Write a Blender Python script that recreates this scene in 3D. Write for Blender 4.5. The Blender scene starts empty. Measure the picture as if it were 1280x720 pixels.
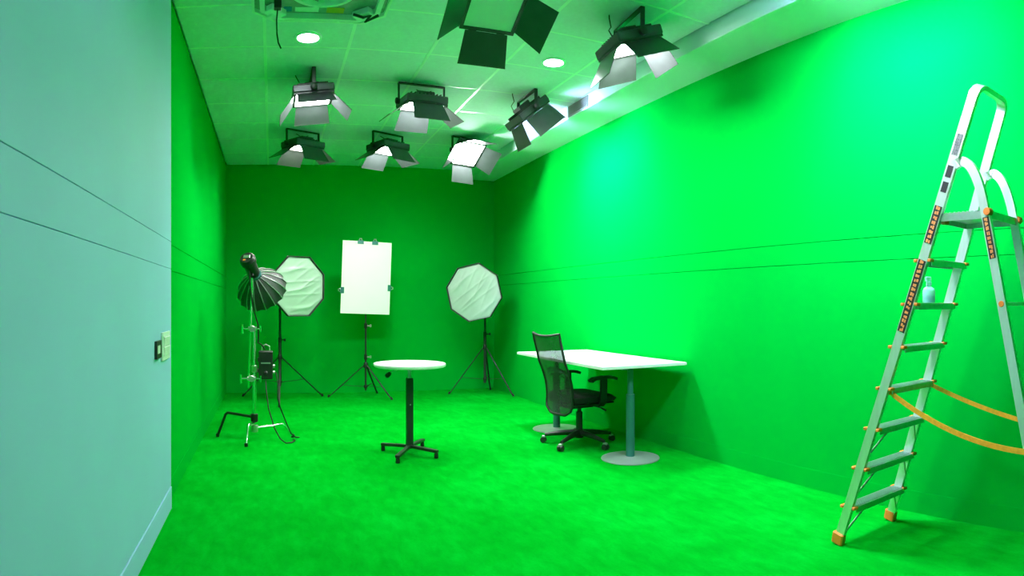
import bpy, bmesh, math, random
from mathutils import Vector, Matrix

random.seed(7)
SC = bpy.context.scene
COL = SC.collection
PI = math.pi
R = math.radians

# ------------------------------------------------------------------ camera
cam_d = bpy.data.cameras.new('camera')
cam_d.type = 'PANO'                                   # the photograph is a phone's stitched cylindrical view
cam_d.panorama_type = 'CENTRAL_CYLINDRICAL'
HALF = 640 / 810
cam_d.central_cylindrical_range_u_min = -HALF
cam_d.central_cylindrical_range_u_max = HALF
cam_d.central_cylindrical_range_v_min = -340 / 810
cam_d.central_cylindrical_range_v_max = 380 / 810
cam_d.central_cylindrical_radius = 1.0
cam_d.clip_start = 0.02
cam = bpy.data.objects.new('camera', cam_d)
COL.objects.link(cam)
cam.location = (0, 0, 1.2)
cam.rotation_euler = (PI / 2, 0, -0.3704)
SC.camera = cam

# ------------------------------------------------------------------ world, exposure
w = bpy.data.worlds.new('world')
SC.world = w
w.use_nodes = True
w.node_tree.nodes['Background'].inputs[0].default_value = (0.0, 0.0, 0.0, 1)
w.node_tree.nodes['Background'].inputs[1].default_value = 0.0
SC.view_settings.view_transform = 'Standard'
SC.view_settings.look = 'None'
SC.view_settings.exposure = 0.0
SC.view_settings.gamma = 1.0
SC.view_settings.use_curve_mapping = False
SC.cycles.max_bounces = 12
SC.cycles.diffuse_bounces = 8
SC.cycles.transparent_max_bounces = 12

PANEL_POWER = 150.0       # radiance of a lit panel light
DOWN_POWER = 130.0        # radiance of a ceiling downlight

# room, metres: camera stands at x = 0, y = 0
XL, XR, YB, YF, ZC = -0.62, 3.12, 8.75, -1.8, 3.08
XS, ZS = 2.72, 2.96      # soffit along the right wall
XTEAL, YTEAL = -0.59, 3.76


# ------------------------------------------------------------------ materials
def mat(name, base, rough=0.5, metal=0.0, var=0.05, scale=8.0, bump=0.0, bscale=120.0, stretch=(1, 1, 1),
        alpha=1.0, spec=0.5, alt=None, coord='Object'):
    m = bpy.data.materials.new(name)
    m.use_nodes = True
    nt = m.node_tree
    b = nt.nodes['Principled BSDF']
    b.inputs['Roughness'].default_value = rough
    b.inputs['Metallic'].default_value = metal
    b.inputs['Specular IOR Level'].default_value = spec
    tc = nt.nodes.new('ShaderNodeTexCoord')
    mp = nt.nodes.new('ShaderNodeMapping')
    mp.inputs['Scale'].default_value = stretch
    nt.links.new(tc.outputs[coord], mp.inputs['Vector'])
    nz = nt.nodes.new('ShaderNodeTexNoise')
    nz.inputs['Scale'].default_value = scale
    nz.inputs['Detail'].default_value = 5
    nt.links.new(mp.outputs['Vector'], nz.inputs['Vector'])
    mx = nt.nodes.new('ShaderNodeMix')
    mx.data_type = 'RGBA'
    lo = tuple(c * (1 - var) for c in base) + (1,)
    hi = tuple(min(1, c * (1 + var)) for c in base) + (1,)
    if alt:
        hi = tuple(alt) + (1,)
    mx.inputs[6].default_value = lo
    mx.inputs[7].default_value = hi
    rp = nt.nodes.new('ShaderNodeValToRGB')
    rp.color_ramp.elements[0].position = 0.32
    rp.color_ramp.elements[1].position = 0.68
    nt.links.new(nz.outputs['Fac'], rp.inputs['Fac'])
    nt.links.new(rp.outputs['Color'], mx.inputs[0])
    nt.links.new(mx.outputs[2], b.inputs['Base Color'])
    if bump:
        n2 = nt.nodes.new('ShaderNodeTexNoise')
        n2.inputs['Scale'].default_value = bscale
        n2.inputs['Detail'].default_value = 3
        nt.links.new(mp.outputs['Vector'], n2.inputs['Vector'])
        bp = nt.nodes.new('ShaderNodeBump')
        bp.inputs['Strength'].default_value = bump
        bp.inputs['Distance'].default_value = 0.01
        nt.links.new(n2.outputs['Fac'], bp.inputs['Height'])
        nt.links.new(bp.outputs['Normal'], b.inputs['Normal'])
    if alpha < 1:
        b.inputs['Alpha'].default_value = alpha
    return m


def emit(name, col, strength):
    m = bpy.data.materials.new(name)
    m.use_nodes = True
    nt = m.node_tree
    nt.nodes.remove(nt.nodes['Principled BSDF'])
    e = nt.nodes.new('ShaderNodeEmission')
    e.inputs['Color'].default_value = tuple(col) + (1,)
    e.inputs['Strength'].default_value = strength
    nt.links.new(e.outputs[0], nt.nodes['Material Output'].inputs[0])
    return m


GREEN = (0.0004, 0.38, 0.030)
M = {}
M['wall'] = mat('green_wall_paint', GREEN, 0.75, var=0.03, scale=1.5, bump=0.03, bscale=200, spec=0.0)
M['joint'] = mat('dark_joint', (0.0005, 0.20, 0.010), 0.9, spec=0.1)
M['teal'] = mat('pale_blue_wall_paint', (0.31, 0.52, 0.80), 0.7, var=0.03, scale=1.2, bump=0.03, bscale=160, spec=0.25)
M['tealjoint'] = mat('blue_grey_joint', (0.06, 0.16, 0.18), 0.9, spec=0.1)
M['tile'] = mat('white_ceiling_tile', (0.72, 0.80, 0.92), 0.85, var=0.03, scale=30, bump=0.08, bscale=180, spec=0.2)
M['tee'] = mat('white_tee_bar', (0.80, 0.95, 0.95), 0.35, var=0.02)
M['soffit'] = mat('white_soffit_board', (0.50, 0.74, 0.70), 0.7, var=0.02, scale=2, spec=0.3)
M['plain'] = mat('plain_back_wall', (0.35, 0.45, 0.40), 0.8)
M['white'] = mat('white_laminate', (0.86, 0.88, 0.86), 0.35, var=0.02, scale=3)
M['edge'] = mat('white_edge_band', (0.72, 0.76, 0.74), 0.45, var=0.02)
M['black'] = mat('black_plastic', (0.012, 0.014, 0.013), 0.42, var=0.2)
M['blackmetal'] = mat('black_powder_coat', (0.018, 0.021, 0.020), 0.38, var=0.2, bump=0.02)
M['body'] = mat('lamp_body_grey', (0.055, 0.062, 0.066), 0.36, metal=0.3, var=0.15)
M['door'] = mat('barn_door_black', (0.040, 0.048, 0.050), 0.30, var=0.12, scale=14, spec=0.7)
M['doorin'] = M['door']
M['chrome'] = mat('polished_steel', (0.82, 0.84, 0.82), 0.16, metal=1.0, var=0.04)
M['steel'] = mat('satin_steel', (0.55, 0.58, 0.57), 0.35, metal=0.9, var=0.06)
M['alu'] = mat('brushed_aluminium', (0.80, 0.84, 0.82), 0.38, metal=0.8, var=0.05, scale=40, stretch=(1, 1, 0.05))
M['tread'] = mat('ribbed_aluminium', (0.50, 0.62, 0.57), 0.38, metal=0.9, var=0.06, scale=40)
M['orange'] = mat('orange_plastic', (0.85, 0.22, 0.03), 0.5, var=0.06)
M['strap'] = mat('orange_webbing', (0.90, 0.36, 0.02), 0.8, var=0.1, scale=60, bump=0.1, bscale=300)
M['mesh'] = mat('black_chair_mesh', (0.02, 0.028, 0.026), 0.6, var=0.25, scale=90, alpha=0.82)
M['fabric'] = mat('black_seat_fabric', (0.014, 0.018, 0.016), 0.85, var=0.2, scale=60, bump=0.15, bscale=260)
M['teal_metal'] = mat('grey_painted_steel', (0.035, 0.17, 0.15), 0.35, metal=0.2, var=0.05)
M['grey_base'] = mat('grey_steel_base', (0.34, 0.42, 0.40), 0.33, metal=0.4, var=0.06)
M['boxblack'] = mat('black_softbox_cloth', (0.022, 0.026, 0.024), 0.55, var=0.2, scale=20, bump=0.08, bscale=140, spec=0.6)
M['silver'] = mat('silver_softbox_rod', (0.36, 0.40, 0.38), 0.35, metal=0.7)
M['diff'] = mat('white_diffuser_cloth', (0.42, 0.52, 0.47), 0.42, var=0.06, scale=5, bump=0.06, bscale=60, spec=0.6)
M['board'] = mat('white_foam_board', (0.88, 0.88, 0.84), 0.6, var=0.015, scale=2)
M['switch'] = mat('white_switch_plastic', (0.78, 0.82, 0.78), 0.35, var=0.02)
M['clear'] = mat('clear_bottle_plastic', (0.45, 0.85, 0.80), 0.12, alpha=0.5, var=0.02)
M['liquid'] = mat('pale_blue_liquid', (0.10, 0.60, 0.62), 0.1, alpha=0.8, var=0.02)
M['label_black'] = mat('black_label', (0.015, 0.013, 0.012), 0.5)
M['label_yellow'] = mat('yellow_label', (0.62, 0.42, 0.02), 0.5)
M['label_blue'] = mat('blue_label', (0.02, 0.20, 0.42), 0.5)
M['label_grey'] = mat('grey_label', (0.24, 0.25, 0.24), 0.5, alt=(0.05, 0.05, 0.05), scale=160)
M['ink'] = mat('orange_ink', (0.80, 0.28, 0.08), 0.6)
M['vent'] = mat('grey_vent_paint', (0.16, 0.20, 0.18), 0.6)
M['foam'] = mat('white_drain_pan', (0.74, 0.88, 0.84), 0.5, var=0.03)
M['galv'] = mat('galvanised_sheet', (0.30, 0.40, 0.36), 0.4, metal=0.6, var=0.15, scale=25)
M['offpanel'] = mat('frosted_lamp_diffuser', (0.72, 0.80, 0.78), 0.35, var=0.01)
M['lit'] = emit('lit_panel', (1.0, 0.99, 0.97), PANEL_POWER)
M['wash'] = emit('wall_wash_panel', (0.80, 0.96, 1.45), PANEL_POWER * 2.7)
M['dim'] = emit('dim_panel', (1.0, 0.90, 0.80), PANEL_POWER * 0.35)
M['down'] = emit('downlight_glow', (0.94, 1.0, 1.04), DOWN_POWER)


def carpet():
    m = bpy.data.materials.new('green_carpet')
    m.use_nodes = True
    nt = m.node_tree
    b = nt.nodes['Principled BSDF']
    b.inputs['Roughness'].default_value = 0.95
    b.inputs['Specular IOR Level'].default_value = 0.0
    tc = nt.nodes.new('ShaderNodeTexCoord')

    def noise(scale, rot, st, det=4, dist=0.0):
        mp = nt.nodes.new('ShaderNodeMapping')
        mp.inputs['Scale'].default_value = st
        mp.inputs['Rotation'].default_value = (0, 0, rot)
        nt.links.new(tc.outputs['Object'], mp.inputs['Vector'])
        n = nt.nodes.new('ShaderNodeTexNoise')
        n.inputs['Scale'].default_value = scale
        n.inputs['Detail'].default_value = det
        n.inputs['Roughness'].default_value = 0.65
        n.inputs['Distortion'].default_value = dist
        nt.links.new(mp.outputs['Vector'], n.inputs['Vector'])
        return n
    a = noise(1.6, 0.4, (1, 1, 1), 3)            # big worn patches
    s1 = noise(12, 0.5, (1, 0.4, 1), 6, 0.6)     # brushed pile, two directions
    s2 = noise(15, -0.9, (1, 0.35, 1), 6, 0.4)
    f = noise(70, 0, (1, 1, 1), 3)

    def math_(op, x, y):
        n = nt.nodes.new('ShaderNodeMath')
        n.operation = op
        for i, v in enumerate((x, y)):
            if isinstance(v, float):
                n.inputs[i].default_value = v
            else:
                nt.links.new(v, n.inputs[i])
        return n.outputs[0]
    t = math_('ADD', math_('MULTIPLY', a.outputs['Fac'], 0.38), math_('MULTIPLY', s1.outputs['Fac'], 0.28))
    t = math_('ADD', t, math_('MULTIPLY', s2.outputs['Fac'], 0.22))
    t = math_('ADD', t, math_('MULTIPLY', f.outputs['Fac'], 0.12))
    rp = nt.nodes.new('ShaderNodeValToRGB')
    e = rp.color_ramp.elements
    e[0].position = 0.31
    e[0].color = (0.0004, 0.21, 0.006, 1)
    e[1].position = 0.71
    e[1].color = (0.001, 0.45, 0.028, 1)
    k = rp.color_ramp.elements.new(0.5)
    k.color = (0.0006, 0.32, 0.013, 1)
    nt.links.new(t, rp.inputs['Fac'])
    nt.links.new(rp.outputs['Color'], b.inputs['Base Color'])
    bp = nt.nodes.new('ShaderNodeBump')
    bp.inputs['Strength'].default_value = 0.5
    bp.inputs['Distance'].default_value = 0.012
    nt.links.new(t, bp.inputs['Height'])
    nt.links.new(bp.outputs['Normal'], b.inputs['Normal'])
    return m


M['carpet'] = carpet()


# ------------------------------------------------------------------ mesh helpers
class MB:
    def __init__(self):
        self.bm = bmesh.new()

    def box(self, c, s, rot=None, bev=0.0, seg=1):
        mtx = Matrix.Translation(Vector(c))
        if rot is not None:
            mtx = mtx @ (rot.to_4x4() if len(rot) == 3 else rot)
        mtx = mtx @ Matrix.Diagonal((s[0], s[1], s[2], 1))
        g = bmesh.ops.create_cube(self.bm, size=1.0, matrix=mtx)
        if bev > 0:
            es = list({e for v in g['verts'] for e in v.link_edges})
            bmesh.ops.bevel(self.bm, geom=es, offset=bev, segments=seg, affect='EDGES', profile=0.5)
        return self

    def bar(self, p0, p1, wd, th, up=(0, 0, 1), bev=0.0):
        """a rectangular bar from p0 to p1, wd across (along up x axis), th along up"""
        p0, p1 = Vector(p0), Vector(p1)
        z = (p1 - p0)
        L = z.length
        z.normalize()
        x = Vector(up).cross(z)
        if x.length < 1e-5:
            x = Vector((1, 0, 0)).cross(z)
        x.normalize()
        y = z.cross(x)
        rot = Matrix((x, y, z)).transposed()
        return self.box((p0 + p1) / 2, (wd, th, L), rot, bev)

    def tube(self, pts, r, n=8, caps=True):
        pts = [Vector(p) for p in pts]
        rs = r if isinstance(r, (list, tuple)) else [r] * len(pts)
        rings = []
        t0 = (pts[1] - pts[0]).normalized()
        ref = Vector((0, 0, 1)) if abs(t0.z) < 0.9 else Vector((1, 0, 0))
        u = t0.cross(ref).normalized()
        for i, p in enumerate(pts):
            if i == 0:
                t = t0
            elif i == len(pts) - 1:
                t = (pts[i] - pts[i - 1]).normalized()
            else:
                t = ((pts[i + 1] - p).normalized() + (p - pts[i - 1]).normalized())
                t = t.normalized() if t.length > 1e-6 else t0
            u = (u - t * u.dot(t)).normalized()
            v = t.cross(u)
            rings.append([self.bm.verts.new(p + (u * math.cos(2 * PI * k / n) + v * math.sin(2 * PI * k / n)) * rs[i])
                          for k in range(n)])
        for a, b in zip(rings, rings[1:]):
            for k in range(n):
                self.bm.faces.new((a[k], a[(k + 1) % n], b[(k + 1) % n], b[k]))
        if caps:
            self.bm.faces.new(rings[0][::-1])
            self.bm.faces.new(rings[-1])
        return self

    def sweep(self, pts, wd, th, side):
        """flat band along pts; side = fixed vector across its width (wd), th = thickness"""
        pts = [Vector(p) for p in pts]
        s = Vector(side).normalized()
        rings = []
        for i, p in enumerate(pts):
            a = pts[max(0, i - 1)]
            b = pts[min(len(pts) - 1, i + 1)]
            t = (b - a).normalized()
            x = (s - t * s.dot(t)).normalized()
            y = t.cross(x)
            rings.append([self.bm.verts.new(p + x * sx * wd / 2 + y * sy * th / 2)
                          for sx, sy in ((-1, -1), (1, -1), (1, 1), (-1, 1))])
        for a, b in zip(rings, rings[1:]):
            for k in range(4):
                self.bm.faces.new((a[k], a[(k + 1) % 4], b[(k + 1) % 4], b[k]))
        self.bm.faces.new(rings[0][::-1])
        self.bm.faces.new(rings[-1])
        return self

    def lathe(self, prof, n=24, mtx=None, cap=True):
        """prof = [(radius, z), ...]"""
        mtx = mtx or Matrix.Identity(4)
        rings = []
        for r, z in prof:
            r = max(r, 1e-4)
            rings.append([self.bm.verts.new(mtx @ Vector((r * math.cos(2 * PI * k / n), r * math.sin(2 * PI * k / n), z)))
                          for k in range(n)])
        for a, b in zip(rings, rings[1:]):
            for k in range(n):
                self.bm.faces.new((a[k], a[(k + 1) % n], b[(k + 1) % n], b[k]))
        if cap:
            self.bm.faces.new(rings[0][::-1])
            self.bm.faces.new(rings[-1])
        return self

    def prism(self, pts, d, mtx=None):
        """polygon pts (x, y) extruded from z=0 to z=d, then mtx"""
        mtx = mtx or Matrix.Identity(4)
        a = [self.bm.verts.new(mtx @ Vector((x, y, 0))) for x, y in pts]
        b = [self.bm.verts.new(mtx @ Vector((x, y, d))) for x, y in pts]
        n = len(pts)
        for k in range(n):
            self.bm.faces.new((a[k], a[(k + 1) % n], b[(k + 1) % n], b[k]))
        self.bm.faces.new(a[::-1])
        self.bm.faces.new(b)
        return self

    def ring(self, outer, inner, d, mtx=None):
        """closed frame between two outlines with the same number of points"""
        mtx = mtx or Matrix.Identity(4)
        n = len(outer)
        lv = []
        for z in (0, d):
            for o in (outer, inner):
                lv.append([self.bm.verts.new(mtx @ Vector((x, y, z))) for x, y in o])
        o0, i0, o1, i1 = lv
        for k in range(n):
            j = (k + 1) % n
            self.bm.faces.new((o0[k], o0[j], o1[j], o1[k]))
            self.bm.faces.new((i0[j], i0[k], i1[k], i1[j]))
            self.bm.faces.new((o1[k], o1[j], i1[j], i1[k]))
            self.bm.faces.new((o0[j], o0[k], i0[k], i0[j]))
        return self

    def mesh(self, name, m, smooth=False):
        bmesh.ops.recalc_face_normals(self.bm, faces=self.bm.faces[:])
        me = bpy.data.meshes.new(name)
        self.bm.to_mesh(me)
        self.bm.free()
        me.materials.append(m)
        if smooth:
            for p in me.polygons:
                p.use_smooth = True
            me.set_sharp_from_angle(angle=R(38))
        return me

    def build(self, name, m, parent=None, smooth=False):
        return link(name, self.mesh(name, m, smooth), parent)


def link(name, me, parent=None):
    o = bpy.data.objects.new(name, me)
    COL.objects.link(o)
    if parent is not None:
        o.parent = parent
    return o


def tag(o, label=None, cat=None, group=None, kind=None):
    if label:
        o['label'] = label
    if cat:
        o['category'] = cat
    if group:
        o['group'] = group
    if kind:
        o['kind'] = kind
    return o


def thing(name, label, cat, loc=(0, 0, 0), rz=0.0, group=None):
    o = bpy.data.objects.new(name, None)
    o.empty_display_size = 0.1
    COL.objects.link(o)
    o.location = loc
    o.rotation_euler = (0, 0, rz)
    return tag(o, label, cat, group)


def rotz(a):
    return Matrix.Rotation(a, 4, 'Z')


def rotx(a):
    return Matrix.Rotation(a, 4, 'X')


def arc(c, r, a0, a1, n, ux, uy):
    c, ux, uy = Vector(c), Vector(ux), Vector(uy)
    return [c + ux * r * math.cos(a0 + (a1 - a0) * i / n) + uy * r * math.sin(a0 + (a1 - a0) * i / n) for i in range(n + 1)]


# ================================================================== SETTING
tag(MB().box(((XL + XR) / 2, (YF + YB) / 2, -0.05), (XR - XL + 0.4, YB - YF + 0.4, 0.1)).build('floor', M['carpet']),
    'bright green brushed carpet covering the studio floor', kind='structure')

# ---- right wall: two big boards with a narrow band between
wr = tag(MB().box((XR + 0.11, (YF + YB) / 2, ZC / 2), (0.2, YB - YF + 0.4, ZC + 0.2)).build('wall_right', M['joint']),
         'long green studio wall on the right with two horizontal joints', kind='structure')


def wall_board(parent, x, y0, y1, z0, z1, m, th=0.02, sgn=1):
    return MB().box((x + sgn * th / 2, (y0 + y1) / 2, (z0 + z1) / 2), (th, y1 - y0, z1 - z0), bev=0.0015).build('wall_panel', m, parent)


g = 0.0016
for z0, z1 in ((0.0, 1.46 - g), (1.46 + g, 1.60 - g), (1.60 + g, ZC)):
    wall_board(wr, XR, YF, YB, z0, z1, M['wall'])
tag(MB().box((XR - 0.001, (YF + YB) / 2, 0.062), (0.002, YB - YF, 0.124)).build('baseboard_right', M['wall']),
    'low green baseboard along the right wall', kind='structure')

# ---- left wall: green beyond, pale blue nearer the camera
wl = tag(MB().box((XL - 0.13, (YF + YB) / 2, ZC / 2), (0.2, YB - YF + 0.4, ZC + 0.2)).build('wall_left', M['joint']),
         'left studio wall, green at the back', kind='structure')
for z0, z1 in ((0.0, 1.405 - g), (1.405 + g, 1.565 - g), (1.565 + g, ZC)):
    wall_board(wl, XL, YTEAL, YB, z0, z1, M['wall'], 0.03, -1)
tag(MB().box((XL + 0.001, (YTEAL + YB) / 2, 0.062), (0.002, YB - YTEAL, 0.124)).build('baseboard_left', M['wall']),
    'low green baseboard along the far left wall', kind='structure')
wt = tag(MB().box((XTEAL - 0.04, (YF + YTEAL) / 2, ZC / 2), (0.035, YTEAL - YF - 0.006, ZC)).build('wall_left_front', M['tealjoint']),
         'pale blue wall panel on the left foreground with two horizontal joints', kind='structure')
g = 0.0010
for z0, z1 in ((0.135, 1.405 - g), (1.405 + g, 1.565 - g), (1.565 + g, ZC)):
    wall_board(wt, XTEAL, YF, YTEAL, z0, z1, M['teal'], 0.02, -1)
tag(MB().box((XTEAL - 0.008, (YF + YTEAL) / 2, 0.0655), (0.024, YTEAL - YF + 0.002, 0.131), bev=0.003).build('baseboard_left_front', M['teal']),
    'pale blue baseboard at the foot of the pale blue wall', kind='structure')

# ---- back and front walls
tag(MB().box(((XL + XR) / 2, YB + 0.1, ZC / 2), (XR - XL + 0.4, 0.2, ZC + 0.2)).build('wall_back', M['wall']),
    'plain green wall at the far end of the studio', kind='structure')
tag(MB().box(((XL + XR) / 2, YB - 0.001, 0.062), (XR - XL - 0.02, 0.002, 0.124)).build('baseboard_back', M['wall']),
    'low green baseboard along the far wall', kind='structure')
tag(MB().box(((XL + XR) / 2, YF - 0.1, ZC / 2), (XR - XL + 0.4, 0.2, ZC + 0.2)).build('wall_front', M['plain']),
    'plain pale wall behind the camera', kind='structure')

# ---- ceiling: slab, tiles and tee bars
ceil = tag(MB().box(((XL + XR) / 2, (YF + YB) / 2, ZC + 0.09), (XR - XL + 0.4, YB - YF + 0.4, 0.1)).build('ceiling', M['tile']),
           'suspended ceiling of pale tiles in a grid of thin bars', kind='structure')
xs = [XL, -0.05, 0.56, 1.17, 1.78, 2.39, XS]
ys = [YF] + [4.07 + 0.665 * k for k in range(-8, 7)] + [YB]
tile_me = {}
for i in range(len(xs) - 1):
    for j in range(len(ys) - 1):
        sx, sy = xs[i + 1] - xs[i] - 0.018, ys[j + 1] - ys[j] - 0.018
        k = (round(sx, 3), round(sy, 3))
        if k not in tile_me:
            tile_me[k] = MB().box((0, 0, 0.0), (sx, sy, 0.014), bev=0.003).mesh('ceiling_tile', M['tile'])
        o = link('ceiling_tile', tile_me[k], ceil)
        o.location = ((xs[i] + xs[i + 1]) / 2, (ys[j] + ys[j + 1]) / 2, ZC + 0.007 + random.uniform(0, 0.0015))
bar_x = MB().box((0, 0, 0), (0.024, YB - YF, 0.006), bev=0.001).mesh('tee_bar', M['tee'])
for x in xs[1:-1]:
    o = link('tee_bar', bar_x, ceil)
    o.location = (x, (YF + YB) / 2, ZC + 0.0025)
bar_y = MB().box((0, 0, 0), (XS - XL, 0.02, 0.006), bev=0.001).mesh('cross_tee', M['tee'])
for y in ys[1:-1]:
    o = link('cross_tee', bar_y, ceil)
    o.location = ((XS + XL) / 2, y, ZC + 0.0035)

# ---- soffit along the right wall
tag(MB().box(((XS + XR) / 2 + 0.005, (YF + YB) / 2, (ZS + ZC) / 2 + 0.03), (XR - XS + 0.01, YB - YF, ZC - ZS + 0.06), bev=0.004).build('trim_1', M['soffit']),
    'boxed pale soffit running along the top of the right wall', kind='structure')

# ---- air grille let into the soffit's side
gr = thing('air_vent', 'small slatted air vent in the side of the soffit', 'vent', (XS, 5.32, (ZS + ZC) / 2))
MB().ring([(-0.2, -0.05), (0.2, -0.05), (0.2, 0.05), (-0.2, 0.05)], [(-0.185, -0.037), (0.185, -0.037), (0.185, 0.037), (-0.185, 0.037)], 0.008,
          Matrix.Rotation(PI / 2, 4, 'Y').inverted() @ rotz(PI / 2)).build('vent_frame', M['vent'], gr)
MB().box((-0.001, 0, 0), (0.002, 0.37, 0.074)).build('vent_back', M['blackmetal'], gr)
sl = MB().box((0, 0, 0), (0.006, 0.37, 0.007), Matrix.Rotation(R(35), 3, 'Y')).mesh('slat', M['vent'])
for k in range(6):
    o = link('slat', sl, gr)
    o.location = (-0.005, 0, -0.031 + k * 0.0124)


# ================================================================== CEILING LIGHTS
def downlight(x, y, label):
    t = thing('downlight', label, 'ceiling light', (x, y, ZC), group='round ceiling downlights')
    MB().lathe([(0.098, 0.0), (0.098, -0.006), (0.09, -0.012), (0.076, -0.012), (0.074, -0.004)], 32).build('trim_ring', M['tee'], t, True)
    MB().lathe([(0.075, -0.004), (0.075, -0.009)], 32).build('diffuser', M['down'], t)


downlight(0.253, 4.55, 'glowing round downlight just in front of the ceiling cassette')
downlight(2.116, 4.56, 'glowing round downlight on the ceiling near the soffit')
downlight(0.253, 1.70, 'unseen round downlight added to light the pale blue wall panel')  # out of view, added along the ceiling grid to brighten the pale blue wall
downlight(2.116, 1.70, 'unseen round downlight added above the ladder to light the foreground')  # second added lamp out of view, brightening the near end of the room


def panel_light(x, y, yaw, tilt, label, lit='lit', doors=(40, 40, 55, 55), drop=0.16, cable=True, power=None, arm=0.205):
    """square panel light in a U bracket; doors = splay of the -Y, +Y, -X, +X leaves, 0 = straight along the beam"""
    t = thing('studio_panel_light', label, 'studio light', (x, y, ZC), R(yaw), 'barn door panel lights on the ceiling')
    a = arm
    # bracket against the ceiling
    MB().box((0, 0, -0.008), (2 * a, 0.034, 0.01), bev=0.002).build('yoke_bar', M['blackmetal'], t)
    for s in (-1, 1):
        MB().box((s * a, 0, -drop / 2 - 0.012), (0.012, 0.030, drop + 0.02), bev=0.003).build('yoke_arm', M['blackmetal'], t)
        MB().lathe([(0.012, -0.02), (0.027, -0.016), (0.027, 0.012), (0.018, 0.018)], 12,
                   Matrix.Translation((s * (a + 0.012), 0, -drop)) @ Matrix.Rotation(s * PI / 2, 4, 'Y')).build('tilt_knob', M['black'], t, True)
    T = Matrix.Translation((0, 0, -drop)) @ rotx(R(tilt))
    hs = 0.172
    h = MB()
    h.box((0, 0, 0.004), (2 * hs + 0.02, 2 * hs - 0.01, 0.062), bev=0.008)
    h.bm.transform(T)
    hb = h.build('housing', M['body'], t)
    f = MB()
    for k in range(9):
        f.box((-0.13 + k * 0.0325, 0, 0.045), (0.006, 0.25, 0.026))
    f.bm.transform(T)
    f.build('heat_sink', M['blackmetal'], hb)
    d = MB().box((0.02, 0.0, 0.072), (0.16, 0.12, 0.035), bev=0.006)
    d.bm.transform(T)
    d.build('driver_box', M['body'], hb)
    fr = MB().ring([(-hs, -hs + .01), (hs, -hs + .01), (hs, hs - .01), (-hs, hs - .01)], [(-hs + .02, -hs + .03), (hs - .02, -hs + .03), (hs - .02, hs - .03), (-hs + .02, hs - .03)], 0.014,
                   Matrix.Translation((0, 0, -0.041)))
    fr.bm.transform(T)
    fr.build('front_frame', M['blackmetal'], hb)
    e = MB().box((0, 0, -0.0315), (2 * hs - 0.042, 2 * hs - 0.062, 0.006))
    e.bm.transform(T)
    e.build('diffuser', M[lit], t)
    # four leaves, hinged at the front frame
    for k, (ang, ax) in enumerate(zip(doors, (-PI / 2, PI / 2, PI, 0.0))):
        if ang is None:
            continue
        # local leaf: hinge along Y at x = 0, leaf runs along +X; splay measured from the beam
        hw, ow, L = 0.135, 0.155, 0.20
        lf = MB().prism([(0.004, -hw), (L, -ow), (L, ow), (0.004, hw)], 0.003)
        lf.box((L - 0.004, 0, 0.0015), (0.006, 2 * ow, 0.006))
        off = hs - 0.004 if k > 1 else hs - 0.012
        Q = T @ rotz(ax) @ Matrix.Translation((off, 0, -0.040)) @ Matrix.Rotation(PI / 2 - R(ang), 4, 'Y')
        lf.bm.transform(Q)
        dd = lf.build('barn_door', M['door'], t)
        for yy in (-0.09, 0.09):
            hg = MB().tube([(0, yy - 0.025, 0.001), (0, yy + 0.025, 0.001)], 0.006, 8)
            hg.bm.transform(Q)
            hg.build('hinge', M['blackmetal'], dd)
    if cable:
        c0 = T @ Vector((0.09, 0.05, 0.08))
        MB().tube([c0, c0 + Vector((0.02, 0.02, 0.05)), (0.06, 0.10, -0.05), (0.02, 0.13, -0.015), (0.0, 0.14, -0.002)], 0.004, 6).build('cable', M['black'], t, True)
    return t


panel_light(0.332, 5.32, 90, -6, 'lit panel light with pale inner door hanging, just behind the left downlight')
panel_light(0.335, 7.02, 30, 4, 'dim panel light farthest left, beside the left wall at the far end', 'dim')
panel_light(1.27, 7.02, 28, 0, 'small lit panel light at the far end between the other two of its row')
panel_light(1.27, 5.40, 6, 4, 'lit panel light on two bracket arms in the middle of the ceiling')
panel_light(2.18, 7.02, 20, -42, 'brightest panel light facing the camera near the far end of the soffit')
panel_light(2.237, 5.39, 90, -40, 'panel light turned to the right wall, just in front of the vent', 'wash', (14, 18, 24, 18))
panel_light(1.27, 3.57, 0, -27, 'switched-off panel light with a blank pale face, between and nearer than the two downlights', 'offpanel', (38, 56, 50, 50), drop=0.13)
panel_light(2.233, 3.64, 84, -20, 'lit panel light nearest the soffit, tilted, right of the right downlight', 'lit', (18, 40, 48, 45))
panel_light(2.233, 2.02, 90, -40, 'panel light above the ladder', 'wash', (14, 18, 16, 18), drop=0.085)


panel_light(1.27, 1.75, 90, -12, 'unseen panel light added to fill the foreground carpet and walls', 'lit', (50, 50, 50, 50), drop=0.11)  # added out of view as fill for the near floor and walls


# ---- cassette air conditioner without its cover
def octo(h, c):
    return [(-h + c, -h), (h - c, -h), (h, -h + c), (h, h - c), (h - c, h), (-h + c, h), (-h, h - c), (-h, -h + c)]


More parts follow.
